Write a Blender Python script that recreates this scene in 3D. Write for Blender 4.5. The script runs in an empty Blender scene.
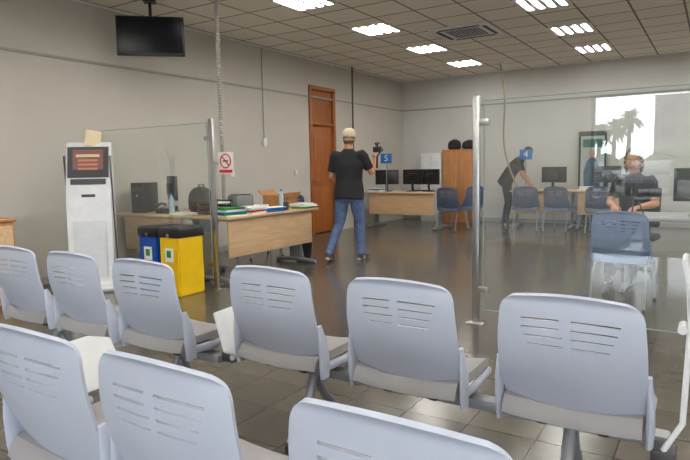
import bpy, bmesh, math, random
from mathutils import Vector, Matrix, Euler, noise
from mathutils.kdtree import KDTree
random.seed(7)
V=Vector
scn=bpy.context.scene
col=bpy.context.collection
rad=math.radians

# ---------------------------------------------------------------- materials
MATS={}
def mat(name,c,rough=.5,metal=0.,var=.06,scale=8.,bump=0.,emit=0.,spec=.5,coat=0.):
    if name in MATS: return MATS[name]
    m=bpy.data.materials.new(name); m.use_nodes=True; n=m.node_tree.nodes; l=m.node_tree.links
    p=n["Principled BSDF"]; p.inputs["Roughness"].default_value=rough; p.inputs["Metallic"].default_value=metal
    p.inputs["Specular IOR Level"].default_value=spec
    p.inputs["Coat Weight"].default_value=coat
    tc=n.new("ShaderNodeTexCoord"); nz=n.new("ShaderNodeTexNoise"); nz.inputs["Scale"].default_value=scale; nz.inputs["Detail"].default_value=4
    l.new(tc.outputs["Object"],nz.inputs["Vector"])
    r=n.new("ShaderNodeValToRGB"); r.color_ramp.elements[0].position=.3; r.color_ramp.elements[1].position=.7
    r.color_ramp.elements[0].color=(*[max(0,x*(1-var)) for x in c],1); r.color_ramp.elements[1].color=(*[min(1,x*(1+var)) for x in c],1)
    l.new(nz.outputs["Fac"],r.inputs["Fac"]); l.new(r.outputs["Color"],p.inputs["Base Color"])
    if bump>0:
        b=n.new("ShaderNodeBump"); b.inputs["Strength"].default_value=bump; b.inputs["Distance"].default_value=.01
        l.new(nz.outputs["Fac"],b.inputs["Height"]); l.new(b.outputs["Normal"],p.inputs["Normal"])
    if emit>0:
        p.inputs["Emission Color"].default_value=(*c,1); p.inputs["Emission Strength"].default_value=emit
    MATS[name]=m; return m
def srgb(r,g,b):
    f=lambda x:(x/255/12.92 if x/255<=.04045 else ((x/255+.055)/1.055)**2.4)
    return (f(r),f(g),f(b))
def wood(name,c1,c2,axis='X',scale=3.):
    m=bpy.data.materials.new(name); m.use_nodes=True; n=m.node_tree.nodes; l=m.node_tree.links; p=n["Principled BSDF"]
    p.inputs["Roughness"].default_value=.38
    tc=n.new("ShaderNodeTexCoord"); mp=n.new("ShaderNodeMapping")
    s={'X':(1,10,10),'Y':(10,1,10),'Z':(10,10,1)}[axis]; mp.inputs["Scale"].default_value=s
    nz=n.new("ShaderNodeTexNoise"); nz.inputs["Scale"].default_value=scale; nz.inputs["Detail"].default_value=6; nz.inputs["Distortion"].default_value=.6
    r=n.new("ShaderNodeValToRGB"); r.color_ramp.elements[0].position=.3; r.color_ramp.elements[1].position=.7
    r.color_ramp.elements[0].color=(*c1,1); r.color_ramp.elements[1].color=(*c2,1)
    l.new(tc.outputs["Object"],mp.inputs["Vector"]); l.new(mp.outputs["Vector"],nz.inputs["Vector"]); l.new(nz.outputs["Fac"],r.inputs["Fac"]); l.new(r.outputs["Color"],p.inputs["Base Color"])
    return m
def tiles(name,c1,c2,cm,size,mortar,rough,off=(0,0,0),rvar=0.,bump=.2,spec=.5,nscale=5.,mixf=.12):
    m=bpy.data.materials.new(name); m.use_nodes=True; n=m.node_tree.nodes; l=m.node_tree.links; p=n["Principled BSDF"]
    p.inputs["Specular IOR Level"].default_value=spec
    g=n.new("ShaderNodeNewGeometry"); mp=n.new("ShaderNodeMapping"); mp.inputs["Location"].default_value=off
    l.new(g.outputs["Position"],mp.inputs["Vector"])
    b=n.new("ShaderNodeTexBrick"); b.offset=0; b.squash=1
    b.inputs["Scale"].default_value=1; b.inputs["Brick Width"].default_value=size; b.inputs["Row Height"].default_value=size
    b.inputs["Mortar Size"].default_value=mortar; b.inputs["Mortar Smooth"].default_value=.1
    b.inputs["Color1"].default_value=(*c1,1); b.inputs["Color2"].default_value=(*c2,1); b.inputs["Mortar"].default_value=(*cm,1)
    l.new(mp.outputs["Vector"],b.inputs["Vector"])
    nz=n.new("ShaderNodeTexNoise"); nz.inputs["Scale"].default_value=nscale; nz.inputs["Detail"].default_value=6; nz.inputs["Roughness"].default_value=.6
    l.new(g.outputs["Position"],nz.inputs["Vector"])
    mx=n.new("ShaderNodeMix"); mx.data_type='RGBA'; mx.blend_type='OVERLAY'; mx.inputs[0].default_value=mixf
    l.new(b.outputs["Color"],mx.inputs[6]); l.new(nz.outputs["Fac"],mx.inputs[7]); l.new(mx.outputs[2],p.inputs["Base Color"])
    mr=n.new("ShaderNodeMapRange"); mr.inputs[3].default_value=rough-rvar; mr.inputs[4].default_value=rough+rvar
    l.new(nz.outputs["Fac"],mr.inputs[0]); l.new(mr.outputs[0],p.inputs["Roughness"])
    bp=n.new("ShaderNodeBump"); bp.invert=True; bp.inputs["Strength"].default_value=bump; bp.inputs["Distance"].default_value=.004
    l.new(b.outputs["Fac"],bp.inputs["Height"]); l.new(bp.outputs["Normal"],p.inputs["Normal"])
    return m
def glassmat(name,base=.09,tint=(.93,.97,.95),painted_haze=0.):
    m=bpy.data.materials.new(name); m.use_nodes=True; n=m.node_tree.nodes; l=m.node_tree.links
    n.remove(n["Principled BSDF"]); o=n["Material Output"]
    lw=n.new("ShaderNodeLayerWeight"); lw.inputs[0].default_value=.5
    pw=n.new("ShaderNodeMath"); pw.operation='POWER'; pw.inputs[1].default_value=4; l.new(lw.outputs["Facing"],pw.inputs[0])
    ma=n.new("ShaderNodeMath"); ma.operation='MULTIPLY_ADD'; ma.inputs[1].default_value=.8; ma.inputs[2].default_value=base; l.new(pw.outputs[0],ma.inputs[0])
    t=n.new("ShaderNodeBsdfTransparent"); t.inputs[0].default_value=(*tint,1)
    df=n.new("ShaderNodeBsdfDiffuse"); df.inputs[0].default_value=(.8,.85,.83,1); hz=n.new("ShaderNodeMixShader"); hz.inputs[0].default_value=painted_haze  # pale diffuse mixed in, standing for a milky reflection on the pane
    l.new(t.outputs[0],hz.inputs[1]); l.new(df.outputs[0],hz.inputs[2])
    g=n.new("ShaderNodeBsdfGlossy"); g.inputs["Roughness"].default_value=0.0; g.inputs[0].default_value=(1,1,1,1)
    mx=n.new("ShaderNodeMixShader"); l.new(ma.outputs[0],mx.inputs[0]); l.new(hz.outputs[0],mx.inputs[1]); l.new(g.outputs[0],mx.inputs[2]); l.new(mx.outputs[0],o.inputs[0])
    return m

# ---------------------------------------------------------------- builder
class B:
    def __init__(s): s.bm=bmesh.new(); s.mats=[]
    def mi(s,m):
        if m not in s.mats: s.mats.append(m)
        return s.mats.index(m)
    def _merge(s,t,m,M=None):
        if M is not None: t.transform(M)
        for f in t.faces: f.material_index=s.mi(m)
        me=bpy.data.meshes.new("tmp"); t.to_mesh(me); t.free(); s.bm.from_mesh(me); bpy.data.meshes.remove(me)
    def box(s,c,size,m,rot=(0,0,0),bev=0.,seg=2):
        t=bmesh.new(); bmesh.ops.create_cube(t,size=1); bmesh.ops.scale(t,vec=size,verts=t.verts)
        if bev>0: bmesh.ops.bevel(t,geom=t.edges[:],offset=min(bev,min(size)*.45),segments=seg,affect='EDGES',profile=.5)
        s._merge(t,m,Matrix.Translation(c)@Euler([rad(a) for a in rot]).to_matrix().to_4x4()); return s
    def cyl(s,a,b,r,m,r2=None,seg=16):
        a=V(a);b=V(b);d=b-a; t=bmesh.new(); bmesh.ops.create_cone(t,cap_ends=True,segments=seg,radius1=r,radius2=r if r2 is None else r2,depth=d.length)
        s._merge(t,m,Matrix.Translation((a+b)/2)@d.to_track_quat('Z','Y').to_matrix().to_4x4()); return s
    def sph(s,c,r,m,seg=20,rot=(0,0,0)):
        r=(r,r,r) if not hasattr(r,'__len__') else r
        t=bmesh.new(); bmesh.ops.create_uvsphere(t,u_segments=seg,v_segments=seg//2+2,radius=1); bmesh.ops.scale(t,vec=r,verts=t.verts)
        s._merge(t,m,Matrix.Translation(c)@Euler([rad(a) for a in rot]).to_matrix().to_4x4()); return s
    def tube(s,pts,rs,m,side=(1,0,0),seg=14,caps=True):
        t=bmesh.new(); pts=[V(p) for p in pts]; side=V(side); rings=[]
        if not hasattr(rs,'__len__'): rs=[rs]*len(pts)
        for i,p in enumerate(pts):
            tg=(pts[min(i+1,len(pts)-1)]-pts[max(i-1,0)]).normalized()
            sd=(side-tg*side.dot(tg))
            if sd.length<.05: sd=tg.orthogonal()
            sd.normalize(); fr=tg.cross(sd); r=rs[i]; a,b=(r if hasattr(r,'__len__') else (r,r))
            rings.append([t.verts.new(p+sd*a*math.cos(k*2*math.pi/seg)+fr*b*math.sin(k*2*math.pi/seg)) for k in range(seg)])
        for i in range(len(rings)-1):
            for k in range(seg): t.faces.new((rings[i][k],rings[i][(k+1)%seg],rings[i+1][(k+1)%seg],rings[i+1][k]))
        if caps: t.faces.new(rings[0][::-1]); t.faces.new(rings[-1])
        bmesh.ops.recalc_face_normals(t,faces=t.faces)
        s._merge(t,m); return s
    def prism(s,poly,h,m,M=None,bev=0.):
        t=bmesh.new(); vs=[t.verts.new((x,y,0)) for x,y in poly]; f=t.faces.new(vs)
        r=bmesh.ops.extrude_face_region(t,geom=[f]); bmesh.ops.translate(t,vec=(0,0,h),verts=[v for v in r['geom'] if isinstance(v,bmesh.types.BMVert)])
        bmesh.ops.recalc_face_normals(t,faces=t.faces)
        if bev>0: bmesh.ops.bevel(t,geom=t.edges[:],offset=bev,segments=2,affect='EDGES')
        s._merge(t,m,M); return s
    def grid(s,fn,nu,nv,m,thick=.01,skip=None,subsurf=0):
        t=bmesh.new(); g=[[t.verts.new(fn(i/nu,j/nv)) for i in range(nu+1)] for j in range(nv+1)]
        for j in range(nv):
            for i in range(nu):
                if skip and skip((i+.5)/nu,j): continue
                t.faces.new((g[j][i],g[j][i+1],g[j+1][i+1],g[j+1][i]))
        me=bpy.data.meshes.new("t"); t.to_mesh(me); t.free(); o=bpy.data.objects.new("t",me); col.objects.link(o)
        if thick: md=o.modifiers.new("s",'SOLIDIFY'); md.thickness=thick; md.offset=0
        if subsurf: md=o.modifiers.new("u",'SUBSURF'); md.levels=subsurf
        dg=bpy.context.evaluated_depsgraph_get(); me2=bpy.data.meshes.new_from_object(o.evaluated_get(dg))
        t=bmesh.new(); t.from_mesh(me2); bpy.data.objects.remove(o); bpy.data.meshes.remove(me); bpy.data.meshes.remove(me2)
        s._merge(t,m); return s
    def mesh(s,name,ang=35):
        me=bpy.data.meshes.new(name); s.bm.to_mesh(me); s.bm.free()
        for m in s.mats: me.materials.append(m)
        for p in me.polygons: p.use_smooth=True
        me.set_sharp_from_angle(angle=rad(ang)); return me
    def obj(s,name,loc=(0,0,0),rz=0,parent=None,ang=35):
        return inst(s.mesh(name,ang),name,loc,rz,parent)
def inst(me,name,loc=(0,0,0),rz=0,parent=None):
    o=bpy.data.objects.new(name,me); col.objects.link(o); o.location=loc; o.rotation_euler=(0,0,rad(rz))
    if parent: o.parent=parent
    return o
def text(s,size,m,name,parent,loc,rot):
    c=bpy.data.curves.new(name,'FONT'); c.body=s; c.size=size; c.align_x='CENTER'; c.align_y='CENTER'; c.extrude=.002
    c.materials.append(m); o=bpy.data.objects.new(name,c); col.objects.link(o); o.parent=parent; o.location=loc; o.rotation_euler=[rad(a) for a in rot]; return o

# ---------------------------------------------------------------- palette
white=mat("white_plastic",srgb(225,226,228),.4)
black=mat("black_plastic",(.012,.012,.014),.35)
dark=mat("dark_grey",(.05,.05,.055),.5)
screenm=mat("screen_glass",(.006,.007,.01),.2,var=.3,spec=.12)
chrome=mat("brushed_steel",(.55,.55,.56),.28,1.,scale=30)
greymet=mat("grey_painted_metal",srgb(150,152,156),.4,.3)
chairblue=mat("chair_blue_grey_plastic",srgb(182,188,203),.38,var=.03,scale=5,bump=.03)
chairseat=mat("chair_seat_grey",srgb(146,143,144),.55,var=.05)
chairdk=mat("chair_slate_plastic",srgb(88,100,124),.5)
chairmid=mat("chair_steel_blue_plastic",srgb(112,132,168),.45)
deskw=wood("desk_beech",srgb(200,164,124),srgb(218,186,148))
deskw_dk=wood("cabinet_oak",srgb(178,120,74),srgb(204,150,98),'Z')
doorw=wood("door_wood",srgb(140,78,36),srgb(172,104,54),'Z')
paper=mat("paper_white",srgb(235,235,230),.8)
card=mat("cardboard",srgb(176,128,84),.85,var=.1,scale=20)
manila=mat("manila_paper",srgb(214,196,164),.85)
blueM=mat("sign_blue",srgb(30,110,190),.4)
redM=mat("sign_red",srgb(200,30,30),.5)
yellowM=mat("bin_yellow",srgb(245,200,10),.45)
binblue=mat("bin_blue",srgb(20,75,165),.45)
greenM=mat("folder_green",srgb(40,140,70),.6)
kscreen=mat("kiosk_screen_red_brown",srgb(112,62,50),.3,emit=.10)

# ---------------------------------------------------------------- room
H=3.3; XL=-6.49; YB=12.9; XR=4.6; YF=-5.0
wallm=mat("wall_paint_left",srgb(194,189,181),.75,var=.03,scale=1.5,bump=.05)
wallb=mat("wall_paint_back",srgb(210,209,207),.75,var=.03,scale=1.5,bump=.05)
floorm=tiles("floor_slate_tiles",srgb(98,92,83),srgb(84,79,72),srgb(60,57,53),.33,.0045,.19,rvar=.06,bump=.3,spec=.6,nscale=11,mixf=.22)
ceilm=tiles("ceiling_panels",srgb(240,235,222),srgb(234,229,216),srgb(140,133,122),.6,.014,.9,off=(.45,.6,0),bump=.3,spec=.1,nscale=60)
trimm=mat("trim_grey",srgb(160,156,150),.6)
def slab(name,c,s,m):
    b=B(); b.box((0,0,0),s,m); return b.obj(name,c)
cx=(XL+XR)/2; cy=(YB+YF)/2
slab("floor",(cx,cy,-.05),(XR-XL+.4,YB-YF+.4,.1),floorm)
slab("ceiling",(cx,cy,H+.05),(XR-XL+.4,YB-YF+.4,.1),ceilm)
DY0,DY1,DH=9.02,9.86,2.8
b=B()
b.box((0,(YF+DY0)/2,H/2),(.2,DY0-YF,H),wallm); b.box((0,(DY1+YB)/2,H/2),(.2,YB-DY1,H),wallm); b.box((0,(DY0+DY1)/2,(DH+H)/2),(.2,DY1-DY0,H-DH),wallm)
b.obj("wall_left",(XL-.1,0,0))
slab("wall_back",(cx,YB+.1,H/2),(XR-XL,.2,H),wallb)
slab("wall_right",(XR+.1,cy,H/2),(.2,YB-YF,H),wallb)
b=B(); wx0=-2.4
b.box(((XL+wx0)/2,0,H/2),(wx0-XL,.2,H),wallb); b.box(((wx0+XR)/2,0,(2.75+H)/2),(XR-wx0,.2,H-2.75),wallb); b.box(((wx0+XR)/2,0,.2),(XR-wx0,.2,.4),wallb)
b.obj("wall_front",(0,YF-.1,0))
framem=mat("window_frame_grey",srgb(90,92,95),.4,.4)
b=B()
for x in (wx0+.04,.4,2.5,XR-.04): b.box((x,0,1.575),(.07,.1,2.35),framem)
b.box(((wx0+XR)/2,0,.44),(XR-wx0,.1,.07),framem); b.box(((wx0+XR)/2,0,2.72),(XR-wx0,.1,.07),framem)
t=bmesh.new(); vs=[t.verts.new(p) for p in [(wx0,0,.4),(XR,0,.4),(XR,0,2.75),(wx0,0,2.75)]]; t.faces.new(vs); b._merge(t,glassmat("window_glass",.05,(.98,.99,.99)))
b.obj("window_1",(0,YF-.1,0))
slab("trim_1",(XL+.008,(YF+YB)/2,2.6),(.016,YB-YF,.03),trimm); slab("trim_2",(cx,YB-.008,2.6),(XR-XL,.016,.03),trimm)
slab("baseboard_left",(XL+.008,(YF+DY0-.06)/2,.04),(.016,DY0-.06-YF,.08),trimm); slab("baseboard_back",(cx,YB-.008,.04),(XR-XL,.016,.08),trimm)
slab("trim_3",(XL+.01,(YF+YB)/2,H-.012),(.02,YB-YF,.024),white); slab("trim_4",(cx,YB-.01,H-.012),(XR-XL,.02,.024),white)
# door
b=B(); w=DY1-DY0
b.box((-.12,0,DH/2),(.03,w,DH),doorw)  # added backing panel, blocks outside light leaking round the leaf
b.box((-.05,0,2.08/2+.01),(.045,w-.1,2.06),doorw,bev=.004)
for z in (.55,1.5): b.box((-.026,0,z),(.008,w-.3,.75 if z>1 else .7),doorw,bev=.004)
b.box((-.05,0,2.45),(.045,w-.1,.62),doorw,bev=.004)
for sy in (-1,1): b.box((.0,sy*(w/2-.02),DH/2),(.06,.08,DH),doorw,bev=.005)
b.box((0,0,DH-.02),(.06,w+.02,.07),doorw,bev=.005); b.box((0,0,2.11),(.05,w-.05,.05),doorw)
b.cyl((-.03,-.3,1.03),(.03,-.3,1.03),.012,chrome); b.cyl((.03,-.31,1.03),(.03,-.19,1.03),.01,chrome)
b.obj("door_1",(XL,(DY0+DY1)/2,0))

# ---------------------------------------------------------------- ceiling fixtures
tube_em=mat("fluorescent_glow",(1,.965,.9),.5,var=0,emit=54)
refl=mat("louvre_metal",(.7,.69,.66),.3,.6)
b=B()
b.box((0,0,-.004),(.6,.6,.008),white)
for sx in (-1,1): b.box((sx*.295,0,-.008),(.012,.6,.016),white); b.box((0,sx*.295,-.008),(.6,.012,.016),white)
for k in range(4):
    x=-.21+.14*k; b.box((x,0,-.012),(.045,.54,.006),tube_em)
for k in range(5): b.box((-.28+.14*k,0,-.014),(.05,.56,.012),refl)
fx=b.mesh("ceiling_light_panel")
for X in (-4.35,-1.95,.45,2.85):
    for Y in (-3,-1.2,.6,2.4,4.2,6.0,7.8,9.6,11.4):
        inst(fx,"ceiling_light_panel",(X,Y,H))
b=B(); acg=mat("vent_dark",srgb(80,78,75),.6)
b.box((0,0,-.015),(.9,.9,.03),white,bev=.01)
b.box((0,0,-.032),(.5,.5,.01),acg)
for k in range(9): b.box((-.22+.055*k,0,-.037),(.018,.5,.008),white,rot=(0,25,0))
for a in range(4):
    M=Matrix.Rotation(a*math.pi/2,4,'Z'); p=M@V((0,.36,-.031)); b.box(p,(.62,.05,.008) if a%2==0 else (.05,.62,.008),acg)
b.obj("air_conditioner_cassette",(-3.3,8.75,H))

# ---------------------------------------------------------------- chairs
def back_shell(b,m):
    NV=56
    def fn(u,v):
        t=u*2-1; w=.222+.012*math.sin(math.pi*min(1,v*1.1))
        if v>.84: w*=1-.20*((v-.84)/.16)**3
        if v<.10: w*=1-.10*((.10-v)/.10)**2
        x=t*w
        y=.085*(1-v)**1.6-.02*math.sin(math.pi*v)+.035*t*t*(1-.3*v)
        z=.435+.415*v-.016*t*t*v
        if v>.93: y-=.018*((v-.93)/.07)**2
        return (x,y,z)
    rows={44:0,40:1,36:2,32:3}
    def skip(u,j):
        t=u*2-1
        if j in rows:
            k=rows[j]
            if -.66+.03*k<t<-.10+.02*k: return True
            if .06-.0*k<t<.68-.05*k: return True
        return False
    b.grid(fn,40,NV,m,.011,skip)
def seat(b,m):
    def fn(u,v):
        t=u*2-1; w=.225*(1-.06*abs(v-.4)**2)
        if v>.85: w*=1-.10*((v-.85)/.15)**2
        y=.035+.43*v; z=.435-.018*math.sin(math.pi*v)*(1-t*t*.8)+.012*t*t
        if v<.12: z-= .05*((.12-v)/.12)**1.5; y+=.02*((.12-v)/.12)**2
        if v>.8: z-=.05*((v-.8)/.2)**2
        return (t*w,y,z)
    b.grid(fn,16,20,m,.034)
def beam_chair():
    b=B(); back_shell(b,chairblue); seat(b,chairseat)
    for s in (-1,1):
        b.tube([(s*.24,.09,.365),(s*.243,.085,.43),(s*.243,.075,.52),(s*.238,.06,.60)],[(.013,.03),(.014,.036),(.012,.03),(.008,.012)],chairblue,side=(1,0,0),seg=12)
        b.tube([(s*.225,.1,.40),(s*.23,.25,.395),(s*.225,.42,.40)],[(.012,.02)]*3,chairblue,side=(1,0,0),seg=10)
        b.box((s*.1,.22,.375),(.04,.22,.05),dark,bev=.01)
    return b.mesh("waiting_room_chair")
def leg_chair(m1,m2):
    b=B(); back_shell(b,m1); seat(b,m2)
    for s in (-1,1):
        b.tube([(s*.22,-.03,.0),(s*.215,.03,.30),(s*.205,.09,.40),(s*.2,.10,.44)],.011,greymet,seg=8)
        b.tube([(s*.22,.50,.0),(s*.215,.42,.38),(s*.2,.38,.41)],.011,greymet,seg=8)
        b.tube([(s*.2,.07,.40),(s*.2,.39,.40)],.011,greymet,seg=8)
        b.tube([(s*.24,.09,.40),(s*.243,.085,.46),(s*.243,.075,.54),(s*.238,.06,.60)],[(.011,.02),(.012,.03),(.01,.022),(.008,.012)],m1,side=(1,0,0),seg=10)
        b.cyl((s*.22,-.03,0),(s*.22,-.03,.02),.015,black,seg=10); b.cyl((s*.22,.50,0),(s*.22,.50,.02),.015,black,seg=10)
    return b.mesh("office_visitor_chair")
bc=beam_chair()
for x in (-.39,-1.01,-1.645): inst(bc,"waiting_room_chair",(x,1.93,0))
for x in (-2.35,-2.93,-3.50): inst(bc,"waiting_room_chair",(x,1.82,0))
for x in (-.465,-1.07,-1.60): inst(bc,"waiting_room_chair",(x,.85,0))
def bench(x0,x1,y,n):
    b=B(); L=x1-x0
    b.box((0,.26,.325),(L,.07,.045),greymet,bev=.008)
    for s in (-1,1):
        x=s*(L/2-.32)
        b.tube([(x,.26,.32),(x,.20,.18),(x,.06,.03)],[(.024,.02)]*3,greymet,seg=10)
        b.tube([(x,.26,.32),(x,.33,.18),(x,.47,.03)],[(.024,.02)]*3,greymet,seg=10)
        for yy in (.05,.48): b.cyl((x,yy,0),(x,yy,.035),.024,black,seg=12)
    return b.obj(n,((x0+x1)/2,y,0))
bench(-1.9,-.1,1.93,"bench_seat_frame"); bench(-3.8,-2.07,1.82,"bench_seat_frame"); bench(-1.86,-.2,.85,"bench_seat_frame")
def tablet(loc,rz,tilt,h,s=1.):
    b=B()
    poly=[(-.13*s,-.17*s),(.10*s,-.17*s),(.14*s,-.10*s),(.14*s,.14*s),(.09*s,.19*s),(-.10*s,.17*s),(-.14*s,.05*s)]
    M=Matrix.Translation((0,0,h))@Matrix.Rotation(rad(tilt),4,'Y')
    b.prism(poly,.016,white,M,bev=.004)
    b.tube([(0,0,h),(0.01,-.02,h-.12),(.0,-.03,.46),(-.05,-.03,.36)],.009,white,seg=10)
    b.cyl((-.01,-.05,h-.14),(-.01,.02,h-.14),.014,white,seg=12)
    b.box((-.05,0,.335),(.07,.09,.05),dark,bev=.008)
    return b.obj("folding_writing_tablet",loc,rz)
tablet((-1.99,2.12,0),0,72,.48,.85); tablet((-.06,2.05,0),0,76,.90,.62); tablet((-1.90,1.22,0),0,65,.58,.7)

# ---------------------------------------------------------------- partitions
pg=glassmat("partition_glass",.12,painted_haze=.035)
edge=mat("glass_edge_green",srgb(140,165,160),.3)
def partition(x0,x1,post,name):
    b=B()
    t=bmesh.new(); vs=[t.verts.new(p) for p in [(x0,0,.12),(x1,0,.12),(x1,0,1.76),(x0,0,1.76)]]; t.faces.new(vs); b._merge(t,pg)
    b.box(((x0+x1)/2,0,1.762),(abs(x1-x0),.010,.006),edge); b.box(((x0+x1)/2,0,.118),(abs(x1-x0),.010,.006),edge)
    b.box((post,0,.90),(.055,.035,1.80),chrome,bev=.006); b.box((post,0,.006),(.14,.10,.012),chrome,bev=.003)
    s=1 if (x0+x1)/2>post else -1
    b.box((x0 if s>0 else x1,0,.94),(.006,.010,1.64),edge)
    for z in (.28,1.60): b.box((post+s*.06,0,z),(.08,.03,.05),chrome,bev=.006)
    return b.obj(name,(0,4.45,0))
partition(-1.54,1.9,-1.60,"glass_partition"); partition(-6.46,-4.52,-4.46,"glass_partition")
b=B(); b.box((0,0,0),(.21,.006,.22),paper,bev=.002)
ring=[(0.07*math.cos(a),-.005,.02+.07*math.sin(a)) for a in [i*math.pi/12 for i in range(25)]]
b.tube(ring,.007,redM,side=(0,1,0),seg=8); b.box((0,-.005,.02),(.14,.006,.012),redM,rot=(0,45,0)); b.box((0,-.006,.02),(.07,.004,.014),black); b.box((0,-.005,-.085),(.18,.004,.03),redM)
b.box((-.12,0,0),(.06,.02,.03),chrome)
b.obj("no_smoking_sign",(-4.27,4.45,1.34))

# ---------------------------------------------------------------- desks
def desk(name,w,d,loc,rz,panel=True,m=None):
    b=B(); m=m or deskw
    b.box((0,0,.735),(w,d,.028),m,bev=.006)
    b.box((0,0,.715),(w-.1,d-.1,.02),greymet)
    if panel: b.box((0,-d/2+.08,.50),(w-.14,.018,.42),m,bev=.003)
    for s in (-1,1):
        x=s*(w/2-.06)
        b.tube([(x,0,.71),(x,.02,.40),(x,-.02,.06)],[(.03,.16),(.02,.09),(.02,.12)],greymet,side=(1,0,0),seg=14)
        b.tube([(x,-d/2+.03,.025),(x,0,.055),(x,d/2-.03,.025)],[(.03,.022),(.03,.035),(.03,.022)],greymet,side=(1,0,0),seg=10)
        b.cyl((x,-d/2+.05,0),(x,-d/2+.05,.03),.02,black,seg=10); b.cyl((x,d/2-.05,0),(x,d/2-.05,.03),.02,black,seg=10)
    return b.obj(name,loc,rz)
desk("office_desk",1.2,.75,(-5.82,5.05,0),0)
desk("office_desk",1.72,.72,(-4.83,5.52,0),90)
desk("office_desk",1.6,.8,(-5.45,11.0,0),0)
desk("office_desk",1.2,.7,(-2.92,12.05,0),0)
desk("office_desk",1.1,.7,(-1.75,12.05,0),0)
desk("office_desk",1.8,.75,(.1,6.5,0),0,panel=False,m=mat("desk_grey_top",srgb(170,170,170),.4))
def monitor():
    b=B(); b.box((0,0,.30),(.50,.035,.31),black,bev=.006); b.box((0,-.019,.305),(.47,.003,.27),screenm); b.box((0,.03,.29),(.22,.05,.16),black,bev=.015)
    b.tube([(0,.03,.2),(0,.05,.1),(0,.03,.012)],[(.03,.012)]*3,black,seg=8); b.box((0,.02,.008),(.22,.17,.014),black,bev=.006)
    return b.mesh("computer_monitor")
mon=monitor()
for x,y,z,r in [(-5.95,11.05,.749,200),(-5.35,11.1,.749,175),(-4.95,11.05,.749,160),(-2.75,12.1,.749,170),(-5.95,5.2,.749,150),(-1.78,12.1,.749,190)]: inst(mon,"computer_monitor",(x,y,z),r)
inst(mon,"computer_monitor",(-.10,6.38,.749),190)
b=B(); b.box((0,0,.008),(.44,.14,.016),black,bev=.004)
for r in range(4):
    for k in range(12): b.box((-.195+.0355*k,-.045+.03*r,.018),(.028,.022,.006),dark)
kb=b.mesh("computer_keyboard"); inst(kb,"computer_keyboard",(.15,6.68,.749),0); inst(kb,"computer_keyboard",(-5.2,11.3,.749),0)
b=B()
for k in range(3):
    a=k*2*math.pi/3+.5; b.tube([(0,0,.24),(.10*math.cos(a),.10*math.sin(a),.0)],[.008,.006],black,seg=8)
b.cyl((0,0,.22),(0,0,.32),.012,black); b.box((0,0,.36),(.12,.07,.08),black,bev=.01); b.cyl((0,-.03,.36),(0,-.09,.36),.032,black); b.obj("tabletop_camera_tripod",(-.68,6.34,.749))
# items near left
b=B(); b.tube([(0,0,0),(0,0,.16),(0,0,.19),(0,0,.22),(0,0,.235)],[.033,.033,.026,.013,.013],mat("bottle_clear",srgb(170,190,200),.15),seg=16); b.cyl((0,0,.235),(0,0,.255),.016,blueM); wb=b.mesh("water_bottle"); inst(wb,"water_bottle",(-5.52,4.80,.749)); inst(wb,"water_bottle",(-4.80,6.0,.749))
b=B(); b.box((0,0,.035),(.2,.2,.05),black,rot=(12,0,0),bev=.01); b.tube([(-.09,-.08,.085),(-.09,0,.11),(-.09,.08,.095)],[(.028,.02),(.018,.014),(.028,.02)],black,seg=10)
for r in range(4):
    for k in range(3): b.box((.0+.035*k,-.05+.03*r,.061+.006*r),(.024,.02,.01),greymet)
ph=b.mesh("desk_telephone"); inst(ph,"desk_telephone",(-5.72,4.90,.761),10)
b=B(); b.box((0,0,.19),(.17,.36,.38),black,bev=.01); b.box((0,-.182,.30),(.14,.006,.05),dark); b.cyl((0,-.183,.22),(0,-.187,.22),.012,chrome); tw=b.mesh("computer_tower"); inst(tw,"computer_tower",(-6.18,4.95,.749),20)
def backpack(loc,rz,s=1,m=None,name="backpack"):
    b=B(); m=m or mat("bag_fabric_black",(.015,.015,.018),.8,bump=.3,scale=40)
    b.tube([(0,0,.01),(0,0,.06),(0,0,.2),(0,.01,.33),(0,.02,.41),(0,.03,.44)],[(.13,.08),(.16,.10),(.165,.105),(.15,.095),(.10,.07),(.03,.03)],m,seg=20)
    b.tube([(0,-.09,.05),(0,-.1,.12),(0,-.09,.22)],[(.10,.03),(.12,.045),(.10,.02)],m,seg=16)
    b.tube([(-.04,.03,.42),(-.03,.03,.48),(.03,.03,.48),(.04,.03,.42)],.009,m,side=(0,1,0),seg=8)
    for sx in (-1,1): b.tube([(sx*.07,.08,.40),(sx*.09,.15,.28),(sx*.10,.13,.12),(sx*.12,.08,.05)],[(.025,.007)]*4,m,seg=8)
    o=b.obj(name,loc,rz); o.scale=(s,s,s) if not hasattr(s,'__len__') else s; return o
backpack((-5.42,5.18,.749),20,(1.0,.9,.72))
b=B(); b.box((0,0,.01),(.36,.28,.016),card)
for s in (-1,1): b.box((s*.175,0,.09),(.012,.28,.17),card,rot=(0,s*8,0)); b.box((0,s*.135,.09),(.36,.012,.17),card)
b.box((.0,.19,.19),(.34,.14,.008),card,rot=(35,0,0)); b.box((0,-.19,.16),(.34,.12,.008),card,rot=(-50,0,0))
b.obj("open_cardboard_box",(-4.98,6.20,.749),90)
def papers(loc,n,cols,rz=None):
    b=B(); z=0
    for k in range(n):
        t=random.choice([.006,.014,.024]); b.box((random.uniform(-.02,.02),random.uniform(-.02,.02),z+t/2),(.21,.297,t*.95),random.choice(cols),rot=(0,0,random.uniform(-14,14))); z+=t
    b.obj("paper_stack",loc,random.uniform(0,90) if rz is None else rz)
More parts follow.
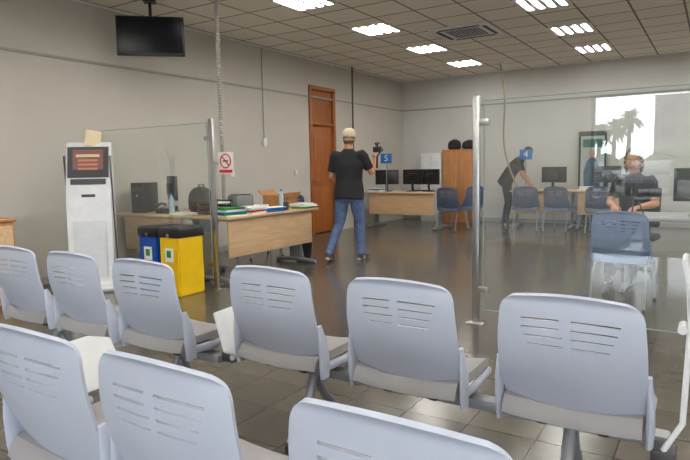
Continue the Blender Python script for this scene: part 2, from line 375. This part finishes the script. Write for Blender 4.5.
papers((-4.63,4.88,.749),6,[paper,greenM,paper,blueM],0); papers((-4.62,5.22,.749),5,[paper,yellowM,paper,redM],5); papers((-4.62,5.56,.749),4,[paper,blueM,paper],-5); papers((-4.60,6.20,.749),4,[greenM,paper,greenM],0); papers((-4.98,5.72,.749),5,[paper,dark,paper],10); papers((-6.05,10.75,.749),4,[paper,blueM],80); papers((-2.12,11.92,.749),5,[paper,paper,greenM],0); papers((-5.36,4.83,.749),2,[paper],80)
b=B()
b.box((0,0,.11),(.26,.20,.20),mat("printer_grey",srgb(120,122,126),.5),bev=.02); b.box((0,-.11,.07),(.2,.05,.02),white); b.box((0,0,.215),(.2,.14,.01),black); b.obj("label_printer",(-4.94,5.38,.749),80)
b=B()
for k in range(3):
    z=.01+.06*k; b.box((0,0,z),(.25,.33,.006),dark)
    for s in (-1,1): b.box((s*.123,0,z+.02),(.005,.33,.04),dark)
    b.box((0,.0,z+.012),(.21,.29,.012),paper)
for s in (-1,1):
    for q in (-1,1): b.cyl((s*.12,q*.155,.0),(s*.12,q*.155,.15),.004,chrome,seg=8)
b.obj("document_tray",(-4.98,4.98,.749),90)
b=B(); b.tube([(0,0,0),(0,0,.10)],.035,dark,seg=16)
for k,c in enumerate((blueM,redM,black,greenM)): b.cyl((.012*math.cos(k*1.6),.012*math.sin(k*1.6),.08),(.03*math.cos(k*1.6),.03*math.sin(k*1.6),.16),.004,c,seg=8)
b.obj("pen_cup",(-4.60,5.84,.749))
b=B()
for k,c in enumerate((dark,blueM,dark,redM,dark)):
    b.box((-.12+.06*k,0,.15),(.055,.26,.30),c,bev=.003); b.box((-.12+.06*k,-.132,.18),(.035,.003,.10),paper); b.cyl((-.12+.06*k,-.13,.07),(-.12+.06*k,-.134,.07),.012,chrome,seg=12)
b.obj("box_file_row",(-1.36,12.15,.749))

# ---------------------------------------------------------------- cable columns
def spiral(pts,name,r=.03,m=None):
    P=[V(p) for p in pts]; out=[];rs=[]
    for i in range(len(P)-1):
        a,c=P[i],P[i+1]; n=max(2,int((c-a).length/.016))
        for k in range(n): out.append(a.lerp(c,k/n)); rs.append(r if len(rs)%2 else r*.6)
    out.append(P[-1]); rs.append(r)
    b=B(); b.tube(out,rs,m or greymet,seg=10); b.box(P[0]+V((0,0,-.01)),(.12,.12,.02),white); return b.obj(name,ang=60)
spiral([(-5.08,5.24,H),(-5.08,5.24,.752)],"spiral_cable_duct",.03,mat("duct_light_grey",srgb(165,162,156),.6))
spiral([(-6.32,10.3,H),(-6.32,10.3,0.01)],"spiral_cable_duct",.022,dark)
pp=[]
for i in range(21):
    t=i/20; pp.append((-3.74+.38*t*t,11.72+.02*t,H-(H-.752)*t+.0)) 
pp=[(x+.07*math.sin(i*.33),y,z) for i,(x,y,z) in enumerate(pp)]
spiral(pp,"spiral_cable_duct",.022,mat("duct_beige",srgb(160,150,130),.6))
b=B(); b.cyl((0,0,1.78),(0,0,H-.03),.009,trimm,seg=8); b.box((.01,0,1.72),(.03,.09,.13),white,bev=.005); b.obj("wall_conduit",(XL+.02,7.68,0))
for y in (6.9,8.55): 
    b=B(); b.box((0,0,0),(.02,.085,.085),white,bev=.004); b.box((.011,0,0),(.006,.04,.05),paper,bev=.002); b.obj("light_switch",(XL+.01,y,1.2))
def nsign(ch,x,y,zb,zt):
    b=B(); b.cyl((0,0,0),(0,0,zt-zb),.009,greymet,seg=10); b.box((0,0,.005),(.14,.12,.01),greymet,bev=.003); b.box((0,-.012,zt-zb),(.24,.02,.20),blueM,bev=.005)
    o=b.obj("counter_number_sign",(x,y,zb),10); text(ch,.18,paper,"digit",o,(0,-.025,zt-zb),(90,0,0))
nsign("5",-5.80,10.75,.749,1.44); nsign("4",-3.24,11.85,.749,1.46)

# ---------------------------------------------------------------- TV
b=B(); b.box((0,0,0),(.78,.05,.46),black,bev=.01); b.box((0,-.026,.01),(.74,.003,.41),screenm); b.box((0,.04,0),(.3,.05,.25),dark,bev=.01)
b.cyl((0,.08,0.0),(0,.08,.41),.018,black,seg=12); b.box((0,.05,.0),(.08,.07,.1),black); b.box((0,.08,.42),(.14,.14,.02),black)
b.obj("wall_television",(-5.78,4.84,H-.43),44)

# ---------------------------------------------------------------- kiosk
b=B()
prof=[(-.20,0),(.20,0),(.20,.05),(.10,.10),(.06,.5),(.04,.95),(-.02,1.25),(-.10,1.56),(-.14,1.60),(-.19,1.58),(-.18,1.3),(-.16,.9),(-.17,.4),(-.20,.10)]
M=Matrix(((0,0,1,-.23),(-1,0,0,0),(0,1,0,0),(0,0,0,1)))
b.prism(prof,.46,white,M,bev=.008)
def onfront(z):
    P=[(.10,.10),(.06,.5),(.04,.95),(-.02,1.25),(-.10,1.56)]
    for (d0,z0),(d1,z1) in zip(P,P[1:]):
        if z0<=z<=z1: return d0+(d1-d0)*(z-z0)/(z1-z0)
a=math.degrees(math.atan2(.08,.31))
b.box((0,-onfront(1.38)-.003,1.38),(.42,.012,.34),black,rot=(-a,0,0)); b.box((0,-onfront(1.41)-.010,1.41),(.31,.006,.22),kscreen,rot=(-a,0,0))
b.box((0,-onfront(1.43)-.014,1.45),(.24,.004,.03),manila,rot=(-a,0,0))
for k in range(3): b.box((0,-onfront(1.40-.045*k)-.014,1.40-.045*k),(.20,.004,.022),mat("kiosk_button",srgb(190,120,90),.4),rot=(-a,0,0))
b.box((0,-onfront(1.18)-.004,1.17),(.36,.012,.06),dark,rot=(-11,0,0)); b.box((0,-onfront(1.05)-.003,1.02),(.14,.012,.03),dark,rot=(-11,0,0))
b.box((0,-.083,.45),(.34,.008,.60),mat("kiosk_panel",srgb(208,210,213),.4),rot=(-5,0,0))
for s in (-1,1): b.box((s*.233,.06,.8),(.006,.05,1.3),dark,rot=(4,0,0))
b.box((0,0,.012),(.50,.46,.024),greymet,bev=.006)
b.box((.05,.12,1.64),(.16,.006,.18),manila,rot=(-15,10,20))
b.obj("ticket_kiosk",(-5.72,3.85,0),42)

# ---------------------------------------------------------------- bins
def bin_(name,c,x):
    b=B(); b.prism([(-.14,-.17),(.14,-.17),(.14,.17),(-.14,.17)],.60,c,bev=.012); b.box((0,0,.64),(.30,.36,.09),black,bev=.012); b.box((0,-.0,.69),(.28,.34,.02),dark,bev=.006); b.box((0,0,.701),(.16,.20,.006),black)
    b.box((0,-.172,.42),(.12,.004,.14),paper); b.box((0,-.175,.43),(.06,.003,.07),greenM); b.cyl((0,-.185,.62),(0,-.175,.62),.02,chrome); return b.obj(name,(x,4.16,0))
bin_("recycling_bin",yellowM,-4.66); bin_("recycling_bin",binblue,-4.98)
b=B(); b.tube([(0,0,0),(0,0,.02),(0,0,.30),(0,0,.31),(0,0,.30),(0,0,.03)],[.10,.105,.135,.14,.128,.10],black,seg=24,caps=True); b.obj("waste_basket",(-4.92,6.62,0))
b=B(); b.box((0,0,.40),(.5,.5,.80),deskw_dk,bev=.006); b.box((0,-.253,.42),(.46,.012,.70),deskw,bev=.003); b.box((.257,0,.42),(.012,.46,.70),deskw,bev=.003); b.cyl((.15,-.275,.45),(.15,-.275,.6),.007,chrome); b.box((0,0,.82),(.54,.54,.03),deskw_dk,bev=.006)
b.obj("wooden_side_cabinet",(-6.05,2.82,0))
# ---------------------------------------------------------------- cabinets back
b=B(); b.box((0,0,.80),(.72,.42,1.60),deskw_dk,bev=.004)
for s in (-1,1): b.box((s*.178,-.216,.83),(.345,.016,1.48),deskw_dk,bev=.003); b.cyl((s*.03,-.235,.80),(s*.03,-.235,.95),.006,chrome)
b.box((0,0,1.61),(.74,.44,.025),deskw_dk,bev=.003); b.obj("storage_cabinet",(-4.90,12.62,0))
b=B(); b.box((0,0,.78),(.50,.42,1.56),white,bev=.004)
for s in (-1,1): b.box((s*.12,-.216,.8),(.235,.016,1.46),white,bev=.003); b.cyl((s*.02,-.232,.80),(s*.02,-.232,.95),.006,chrome)
b.obj("metal_locker",(-5.55,12.62,0))
backpack((-5.05,12.6,1.625),0,(.95,.7,.5),name="black_bag"); backpack((-4.70,12.6,1.625),20,(.95,.7,.45),name="black_bag")
b=B(); b.box((0,0,1.0),(.52,.05,1.80),black,bev=.01); b.box((0,-.027,1.08),(.44,.006,1.45),mat("poster_pale",srgb(170,182,180),.5)); b.box((0,-.031,1.66),(.36,.004,.16),mat("poster_green",srgb(30,90,80),.5))
b.tube([(0,-.032,.75),(0,-.032,1.1),(0,-.032,1.3),(0,-.032,1.38)],[(.15,.004),(.16,.004),(.10,.004),(.04,.004)],mat("poster_figure",srgb(60,90,120),.5),seg=12); b.sph((0,-.032,1.46),(.06,.003,.08),mat("poster_skin",srgb(180,130,105),.6))
b.box((0,0,.05),(.6,.34,.04),black,bev=.01); b.box((0,.0,.09),(.5,.05,.05),black); b.obj("advertising_display_stand",(-2.14,12.68,0))
# ---------------------------------------------------------------- visitor chairs
oc=leg_chair(chairdk,chairdk); ob=leg_chair(chairmid,chairmid)
for x,y,r in [(-4.40,10.55,-10),(-4.1,11.35,60),(-3.05,11.12,5),(-2.5,11.1,-12),(-5.95,7.7,200),(-5.55,6.72,160),(-1.75,11.12,0)]: inst(oc,"office_visitor_chair",(x,y,0),r)
inst(ob,"office_visitor_chair",(-.70,5.50,0),-4)

# ---------------------------------------------------------------- people
def remesh(b,vox,sm=4,labels=None):
    kd=KDTree(len(b.bm.faces)); b.bm.faces.ensure_lookup_table(); src=[]
    for i,f in enumerate(b.bm.faces): kd.insert(f.calc_center_median(),i); src.append(f.material_index)
    kd.balance(); me=bpy.data.meshes.new("t"); b.bm.to_mesh(me); o=bpy.data.objects.new("t",me); col.objects.link(o)
    md=o.modifiers.new("r",'REMESH'); md.mode='VOXEL'; md.voxel_size=vox; md.adaptivity=0
    dg=bpy.context.evaluated_depsgraph_get(); me2=bpy.data.meshes.new_from_object(o.evaluated_get(dg)); bpy.data.objects.remove(o)
    t=bmesh.new(); t.from_mesh(me2)
    for _ in range(sm): bmesh.ops.smooth_vert(t,verts=t.verts,factor=.5,use_axis_x=True,use_axis_y=True,use_axis_z=True)
    for f in t.faces: f.material_index=src[kd.find(f.calc_center_median())[1]]
    for _ in range(5):
        new=[]
        for f in t.faces:
            cnt={f.material_index:1.2}
            for v in f.verts:
                for g in v.link_faces:
                    if g is not f: cnt[g.material_index]=cnt.get(g.material_index,0)+.5
            new.append(max(cnt,key=cnt.get))
        for f,k in zip(t.faces,new): f.material_index=k
    me3=bpy.data.meshes.new("t"); t.to_mesh(me3); t.free(); nb=B(); nb.mats=b.mats[:]; nb.bm.from_mesh(me3); b.bm.free(); return nb
def addb(dst,src,M=None):
    me=bpy.data.meshes.new("t")
    if M is not None: src.bm.transform(M)
    idx=[dst.mi(m) for m in src.mats]
    for f in src.bm.faces: f.material_index=idx[f.material_index]
    src.bm.to_mesh(me); src.bm.free(); dst.bm.from_mesh(me)
skin=mat("skin",srgb(196,142,112),.55,var=.05); lipm=mat("lips",srgb(160,84,78),.5); hairm=mat("hair_black",(.012,.009,.008),.6,bump=.4,scale=60); hairg=mat("hair_grey_brown",srgb(90,80,70),.7,bump=.4,scale=60)
eyew=mat("eye_white",(.8,.8,.78),.2); irism=mat("iris",(.03,.015,.01),.2)
capm=mat("cap_khaki",srgb(205,195,165),.85,bump=.2,scale=60); tee=mat("tshirt_black",(.014,.014,.017),.85,bump=.3,scale=14); jeans=mat("jeans_blue",srgb(88,108,146),.85,bump=.3,scale=18,var=.2); shoem=mat("shoe_grey",srgb(70,68,66),.7); solem=mat("shoe_sole",srgb(190,190,185),.7); trous=mat("trousers_dark",(.02,.022,.03),.85,bump=.3,scale=14)
def head(hair,cap=None,longhair=False):
    b=B()
    b.sph((0,-.005,.035),(.077,.096,.085),skin,seg=28)
    b.tube([(0,.012,.03),(0,.018,-.03),(0,.030,-.075),(0,.045,-.108)],[(.070,.078),(.066,.072),(.054,.055),(.026,.026)],skin,seg=24)
    b.tube([(0,.088,.012),(0,.102,-.018),(0,.106,-.034),(0,.092,-.045)],[(.009,.008),(.012,.012),(.017,.014),(.012,.008)],skin,seg=12)
    for s in (-1,1):
        b.sph((s*.078,-.002,-.005),(.010,.020,.032),skin,seg=14); b.sph((s*.032,.078,.022),(.022,.012,.007),skin,seg=12); b.sph((s*.045,.062,-.03),(.022,.018,.018),skin,seg=12)
    b.sph((0,.087,-.066),(.024,.010,.006),lipm,seg=14); b.sph((0,.085,-.075),(.020,.010,.006),lipm,seg=14)
    b.tube([(0,-.015,-.04),(0,-.025,-.12),(0,-.03,-.19)],[(.055,.058),(.055,.056),(.062,.06)],skin,seg=20)
    if hair:
        if not cap: b.sph((0,-.018,.045),(.086,.098,.090),hair,seg=28)
        b.tube([(0,-.04,.05),(0,-.055,-.02),(0,-.055,-.075)],[(.082,.062),(.078,.05),(.06,.03)],hair,seg=20)
        if longhair:
            for s in (-1,1): b.tube([(s*.055,.03,.09),(s*.082,.0,.04),(s*.085,-.02,-.05),(s*.07,-.03,-.13)],[(.02,.03),(.016,.04),(.018,.04),(.012,.03)],hair,side=(1,0,0),seg=12)
            b.tube([(0,-.07,.05),(0,-.095,-.05),(0,-.085,-.16)],[(.08,.04),(.08,.035),(.05,.02)],hair,seg=16)
    if cap:
        zs=[.030+.006*i for i in range(20)]
        b.tube([(0,-.012,z) for z in zs],[(.092*k,.110*k) for k in [max(.05,1-max(0,(z-.045)/.105)**2.4)**.5 for z in zs]],cap,seg=28)
    nb=remesh(b,.005,3)
    for s in (-1,1):
        nb.sph((s*.031,.076,.003),(.015,.011,.010),eyew,seg=14); nb.sph((s*.031,.083,.003),(.0065,.005,.0065),irism,seg=10)
        nb.tube([(s*.014,.089,.026),(s*.032,.090,.031),(s*.050,.078,.026)],[(.003,.004)]*3,hair or hairm,seg=6)
    if cap:
        nb.grid(lambda u,v:((u-.5)*.15*(1-.35*v*v),.085+.085*v*math.cos((u-.5)*1.9),.052-.016*v-.05*(u-.5)**2),12,6,cap,.004); nb.sph((0,-.012,.147),(.008,.008,.004),cap,seg=10)
    return nb
def hand(wrist,fwd,up,curl=.6,side=1,s=1.):
    f=V(fwd).normalized(); u=V(up); u=(u-f*u.dot(f)).normalized(); r=f.cross(u)*side; w=V(wrist); b=B()
    P=lambda a,c,d: w+(f*a+r*c+u*d)*s
    b.tube([P(-.03,0,0),P(.0,0,0),P(.03,.0,0),P(.075,0,0),P(.095,0,-.002)],[(.026*s,.020*s),(.028*s,.018*s),(.038*s,.016*s),(.042*s,.014*s),(.036*s,.010*s)],skin,side=r,seg=16)
    for k,(c,L) in enumerate([(.030,.074),(.010,.082),(-.011,.076),(-.031,.060)]):
        p=P(.085,c,0); ang=0; pts=[p]; seg=[.45,.30,.25]
        for j in range(3):
            ang+=curl*(.8+.12*k)*(1.0 if j else .7); d=f*math.cos(ang)-u*math.sin(ang); p=p+d*L*seg[j]*s; pts.append(p)
        b.tube(pts,[.0092*s,.0086*s,.0078*s,.006*s],skin,side=r,seg=10)
    b.tube([P(.015,.028,-.004),P(.045,.052,-.012),P(.070,.056,-.028),P(.088,.046,-.044)],[.013*s,.011*s,.0098*s,.0075*s],skin,side=r,seg=10)
    return remesh(b,.0035,2)
def shoe(b,ank,yaw,pitch=0):
    M=Matrix.Translation(ank)@Matrix.Rotation(rad(yaw),4,'Z')@Matrix.Rotation(rad(pitch),4,'X')
    f=lambda p:M@V(p); sd=(M.to_3x3()@V((1,0,0)))
    b.tube([f((0,-.075,-.05)),f((0,-.05,-.045)),f((0,.03,-.045)),f((0,.12,-.055)),f((0,.18,-.062)),f((0,.20,-.065))],[(.02,.02),(.036,.045),(.040,.045),(.046,.032),(.038,.022),(.015,.012)],shoem,side=sd,seg=16)
    b.tube([f((0,-.08,-.083)),f((0,-.05,-.083)),f((0,.1,-.083)),f((0,.19,-.083)),f((0,.21,-.083))],[(.02,.012),(.038,.014),(.046,.014),(.040,.014),(.015,.01)],solem,side=sd,seg=14)
def dense(pts,rs,n=4):
    P=[];Rr=[]
    for i in range(len(pts)-1):
        r0,r1=[(q if hasattr(q,'__len__') else (q,q)) for q in (rs[i],rs[i+1])]
        for k in range(n): t=k/n; P.append(V(pts[i]).lerp(V(pts[i+1]),t)); Rr.append((r0[0]+(r1[0]-r0[0])*t,r0[1]+(r1[1]-r0[1])*t))
    P.append(V(pts[-1])); q=rs[-1]; Rr.append(q if hasattr(q,'__len__') else (q,q)); return P,Rr
def person(J,top,legm,hd,hrot,hands,sleeve=.55,girth=1.):
    b=B(); g=girth; J={k:(V(v) if hasattr(v,'__len__') else v) for k,v in J.items()}
    side=(J['shR']-J['shL']).normalized(); hs=(J['hipR']-J['hipL']).normalized()
    pe,wa,ch,ne=J['pelvis'],J['waist'],J['chest'],J['neck']
    dn=(pe-wa).normalized()
    T=lambda pts,rs,m,side,seg: b.tube(*dense(pts,rs),m,side=side,seg=seg)
    T([pe+dn*.12,pe+dn*.06,pe,pe.lerp(wa,.6),wa,wa.lerp(ch,.5),ch,ch.lerp(ne,.5),ch.lerp(ne,.8),ne],[(.186*g,.150*g),(.190*g,.150*g),(.186*g,.146*g),(.174*g,.138*g),(.166*g,.132*g),(.172*g,.132*g),(.185*g,.128*g),(.172*g,.11),(.115,.085),(.062,.062)],top,side,28)
    T([pe+dn*.15,pe+dn*.02,pe.lerp(wa,.3)],[(.13*g,.10*g),(.15*g,.115*g),(.14*g,.1*g)],legm,hs,20)
    T([ne-(J['head']-ne)*.15,ne.lerp(J['head'],.5)],[(.06,.06),(.053,.055)],skin,side,16)
    for s in 'LR':
        sh,el,wr,hp,kn,an=[J[k+s] for k in ('sh','el','wr','hip','kn','an')]
        T([ch.lerp(sh,.35)+(ne-ch)*.15,sh,sh.lerp(el,.3),sh.lerp(el,sleeve+.22)],[.072*g,.066*g,.058*g,.057*g],top,(0,1,0),18)
        T([sh.lerp(el,.3),sh.lerp(el,.8),el,el.lerp(wr,.3),el.lerp(wr,.75),wr],[.046,.042,.041,.042,.032,.027],skin,(0,1,0),14)
        T([hp+(hp-kn).normalized()*.02,hp.lerp(kn,.15),hp.lerp(kn,.5),hp.lerp(kn,.85),kn,kn.lerp(an,.15),kn.lerp(an,.4),kn.lerp(an,.8),an.lerp(kn,-.02)],[.084*g,.088*g,.082*g,.070*g,.066,.065,.065,.058,.062],legm,hs,18)
        b.tube([kn.lerp(an,.8),an+V((0,0,-.03))],[.042,.042],shoem,seg=12)
        shoe(b,an,J.get('yaw'+s,0),J.get('pit'+s,0))
    nb=remesh(b,.010,3)
    Mh=Matrix.Translation(J['head'])@Euler([rad(a) for a in hrot]).to_matrix().to_4x4(); addb(nb,hd,Mh)
    for h in hands: addb(nb,h)
    return nb
# --- standing man filming, seen from behind, mid-stride
J=dict(pelvis=(0,0,.96),waist=(0,.01,1.10),chest=(0,.0,1.30),neck=(0,-.0,1.52),head=(0.0,.035,1.655),
 shL=(-.20,0,1.435),shR=(.20,.01,1.435),elL=(-.27,.02,1.15),elR=(.29,.10,1.19),wrL=(-.18,.22,1.04),wrR=(.255,.32,1.32),
 hipL=(-.095,0,.90),hipR=(.095,0,.90),knL=(-.15,-.0,.50),knR=(.11,.12,.51),anL=(-.24,-.18,.12),anR=(.12,.10,.098),yawL=8,yawR=-10,pitL=-10)
hL=hand((-.18,.22,1.04),(.65,.75,-.1),(0,.0,1),.5,-1); hR=hand((.255,.32,1.32),(0.0,.45,.85),(.9,.2,-.1),1.15,-1)
nb=person(J,tee,jeans,head(hairg,capm),(4,0,18),[hL,hR],girth=1.12)
nb.obj("standing_man",(-4.21,6.73,0),10,ang=80)
b=B(); b.tube([(.282,.35,1.25),(.282,.37,1.42)],[.016,.014],black,seg=12); b.tube([(.282,.37,1.42),(.32,.38,1.47),(.32,.40,1.55)],.010,black,seg=10)
b.box((.27,.42,1.51),(.10,.13,.075),black,bev=.012); b.cyl((.27,.48,1.51),(.27,.57,1.51),.034,black,seg=18); b.cyl((.27,.40,1.55),(.27,.40,1.61),.02,dark); b.tube([(.27,.33,1.59),(.27,.48,1.60)],[.014,.014],dark,seg=10)
b.obj("handheld_camera_gimbal",(-4.21,6.73,0),10)
# --- man leaning over the desk at the back
J=dict(pelvis=(0,-.02,.95),waist=(0,.05,1.09),chest=(0,.17,1.25),neck=(0,.30,1.40),head=(0,.40,1.49),
 shL=(-.20,.23,1.34),shR=(.20,.23,1.34),elL=(-.25,.30,1.06),elR=(.26,.32,1.06),wrL=(-.16,.45,.86),wrR=(.18,.46,.86),
 hipL=(-.095,-.02,.90),hipR=(.095,-.02,.90),knL=(-.11,.03,.50),knR=(.11,.03,.50),anL=(-.12,-.04,.098),anR=(.12,-.04,.098))
hL=hand((-.16,.45,.86),(.1,.6,-.75),(0,.75,.6),.35,-1); hR=hand((.18,.46,.86),(-.1,.6,-.75),(0,.75,.6),.35,1)
person(J,tee,trous,head(hairm),(-38,0,0),[hL,hR]).obj("leaning_man",(-3.70,12.15,0),-80,ang=80)
# --- seated woman at near right desk, facing the waiting area
J=dict(pelvis=(0,0,.60),waist=(0,.01,.74),chest=(0,.03,.95),neck=(0,.04,1.15),head=(0,.08,1.285),
 shL=(-.175,.03,1.075),shR=(.175,.03,1.075),elL=(-.23,.08,.82),elR=(.23,.08,.82),wrL=(-.12,.30,.80),wrR=(.12,.30,.80),
 hipL=(-.09,.02,.56),hipR=(.09,.02,.56),knL=(-.11,.44,.54),knR=(.11,.44,.54),anL=(-.10,.46,.10),anR=(.12,.40,.10))
hL=hand((-.12,.30,.80),(.3,1,-.12),(0,.1,1),.45,1); hR=hand((.12,.30,.80),(-.3,1,-.12),(0,.1,1),.45,-1)
person(J,tee,trous,head(hairm,None,True),(-8,0,6),[hL,hR],girth=.88).obj("seated_woman",(-.76,7.12,0),172,ang=80)
b=B(); fab=mat("task_chair_fabric",(.03,.035,.05),.8)
b.box((0,0,.445),(.46,.44,.07),fab,bev=.03,seg=3); b.box((0,-.25,.76),(.42,.05,.44),fab,rot=(6,0,0),bev=.022,seg=3); b.box((0,-.27,.54),(.06,.03,.26),black,bev=.008)
b.cyl((0,0,.10),(0,0,.42),.028,greymet)
for k in range(5):
    a=k*2*math.pi/5+.3; e=V((.27*math.cos(a),.27*math.sin(a),.07)); b.tube([(0,0,.11),e],[(.025,.02),(.018,.012)],black,seg=8); b.cyl(e+V((-.02,0,-.045)),e+V((.02,0,-.045)),.025,black,seg=14)
b.obj("task_chair",(-.76,7.12,0),172)

# ---------------------------------------------------------------- outdoors (seen reflected in the glass)
asph=mat("asphalt",srgb(84,82,80),.9,var=.1,scale=3); slab("parking_ground",(0,-60,-.2),(160,109,.1),asph)
def car(c,loc,rz):
    b=B(); m=mat("car_paint_%d"%int(c[0]*1000+c[1]*10),c,.25,var=.02,coat=.5); tyre=mat("tyre",(.02,.02,.02),.8); gl=mat("car_window",(.03,.035,.04),.1)
    body=[(-2.1,.35),(-2.15,.6),(-2.0,.85),(-1.0,.95),(1.4,.98),(2.0,.9),(2.12,.6),(2.05,.32)]; M=Matrix(((1,0,0,0),(0,0,-1,.85),(0,1,0,0),(0,0,0,1)))
    b.prism(body,1.7,m,M,bev=.05)
    cab=[(-1.1,.93),(-.45,1.42),(.9,1.45),(1.65,.96)]; b.prism(cab,1.5,gl,Matrix(((1,0,0,0),(0,0,-1,.75),(0,1,0,0),(0,0,0,1))),bev=.04); b.box((.2,0,1.44),(1.3,1.4,.04),m,bev=.02)
    for x in (-1.3,1.3):
        for s in (-1,1): b.cyl((x,s*.72,.32),(x,s*.9,.32),.32,tyre,seg=20); b.cyl((x,s*.9,.32),(x,s*.91,.32),.19,greymet,seg=14)
    b.obj("parked_car",loc,rz)
for i,(x,y,c) in enumerate([(-7.5,-20,(.3,.3,.3)),(-5.0,-20.3,(.03,.03,.035)),(-2.4,-20,(.05,.055,.07)),(.3,-20.2,(.03,.03,.03)),(3,-20,(.6,.6,.6)),(-9,-32,(.1,.12,.2)),(-4.2,-32,(.5,.5,.5)),(.8,-32,(.3,.3,.3)),(6,-32,(.05,.1,.2))]): car(c,(x,y,-.15),90 if y>-25 else 0)
trunk=mat("palm_trunk",srgb(90,72,56),.9,bump=.5,scale=12); frond=mat("palm_frond",srgb(66,84,54),.7,var=.3)
def palm(x,y,h,sc=1.):
    b=B(); pts=[(.15*math.sin(z*.3),0,z) for z in [i*h/12 for i in range(13)]]; b.tube(pts,[.26-.008*i+(.02 if i%2 else 0) for i in range(13)],trunk,seg=10)
    tx=pts[-1][0]
    for k in range(70):
        a=k*2.399; el=rad(random.uniform(-35,80)); L=random.uniform(1.6,2.1)*sc; sp=[]
        for j in range(7):
            t=j/6; r=L*t*math.cos(el*(1-.3*t)); z=L*t*math.sin(el)-.9*t*t*L*.5; sp.append((tx+r*math.cos(a),r*math.sin(a),h+z))
        sd=V((-math.sin(a),math.cos(a),0)); b.tube(sp,[(.02,.01),(.16,.01),(.22,.012),(.22,.012),(.18,.01),(.11,.01),(.01,.005)],frond,side=sd,seg=6)
    b.obj("palm_tree",(x,y,-.15))
for x,y,h in [(-9.9,-62,5.2),(-8.2,-60,6.0),(-11.6,-63,4.8),(-13.5,-61,5.6),(3.5,-48,5.4)]: palm(x,y,h)
b=B(); bl=mat("building_concrete",srgb(118,116,114),.8); bw=mat("building_window",srgb(40,48,58),.2)
b.box((0,0,4.5),(30,8,9),bl)
for r in range(3):
    for k in range(14): b.box((-13.5+2.1*k,4.02,2.2+2.6*r),(1.5,.1,1.4),bw)
b.obj("office_building",(8.6,-72,-.15))
hedge=mat("hedge_green",srgb(46,60,38),.9,var=.4,scale=2)
b=B()
for k in range(26): b.sph((-26+2*k,random.uniform(-.4,.4),.7),(1.4,.9,random.uniform(.9,1.5)),hedge,seg=10)
b.obj("hedge_row",(0,-44,-.15))

# ---------------------------------------------------------------- light
w=bpy.data.worlds.new("world"); scn.world=w; w.use_nodes=True; n=w.node_tree.nodes; l=w.node_tree.links; bg=n["Background"]
tc=n.new("ShaderNodeTexCoord"); sx=n.new("ShaderNodeSeparateXYZ"); l.new(tc.outputs["Generated"],sx.inputs[0]); r=n.new("ShaderNodeValToRGB")
r.color_ramp.elements[0].position=.0; r.color_ramp.elements[0].color=(.80,.86,.93,1); r.color_ramp.elements[1].position=.5; r.color_ramp.elements[1].color=(.88,.95,1,1)
l.new(sx.outputs["Z"],r.inputs["Fac"]); l.new(r.outputs["Color"],bg.inputs["Color"]); bg.inputs["Strength"].default_value=9.0
ld=bpy.data.lights.new("window_portal",'AREA'); ld.shape='RECTANGLE'; ld.size=XR-wx0; ld.size_y=2.35; ld.cycles.is_portal=True
lo=bpy.data.objects.new("window_portal",ld); col.objects.link(lo); lo.location=((wx0+XR)/2,YF-.02,1.575); lo.rotation_euler=(rad(90),0,0)

# ---------------------------------------------------------------- camera
cd=bpy.data.cameras.new("camera"); cam=bpy.data.objects.new("camera",cd); col.objects.link(cam); cd.lens=30.5; cd.sensor_width=36; cd.clip_start=.05; cd.clip_end=300
cam.matrix_world=Matrix.Translation((0,0,1.27))@Matrix.Rotation(rad(32.5),4,'Z')@Matrix.Rotation(rad(90-6.1),4,'X')@Matrix.Rotation(rad(-1.1),4,'Z')
scn.camera=cam
scn.view_settings.view_transform='Standard'; scn.view_settings.exposure=0.0
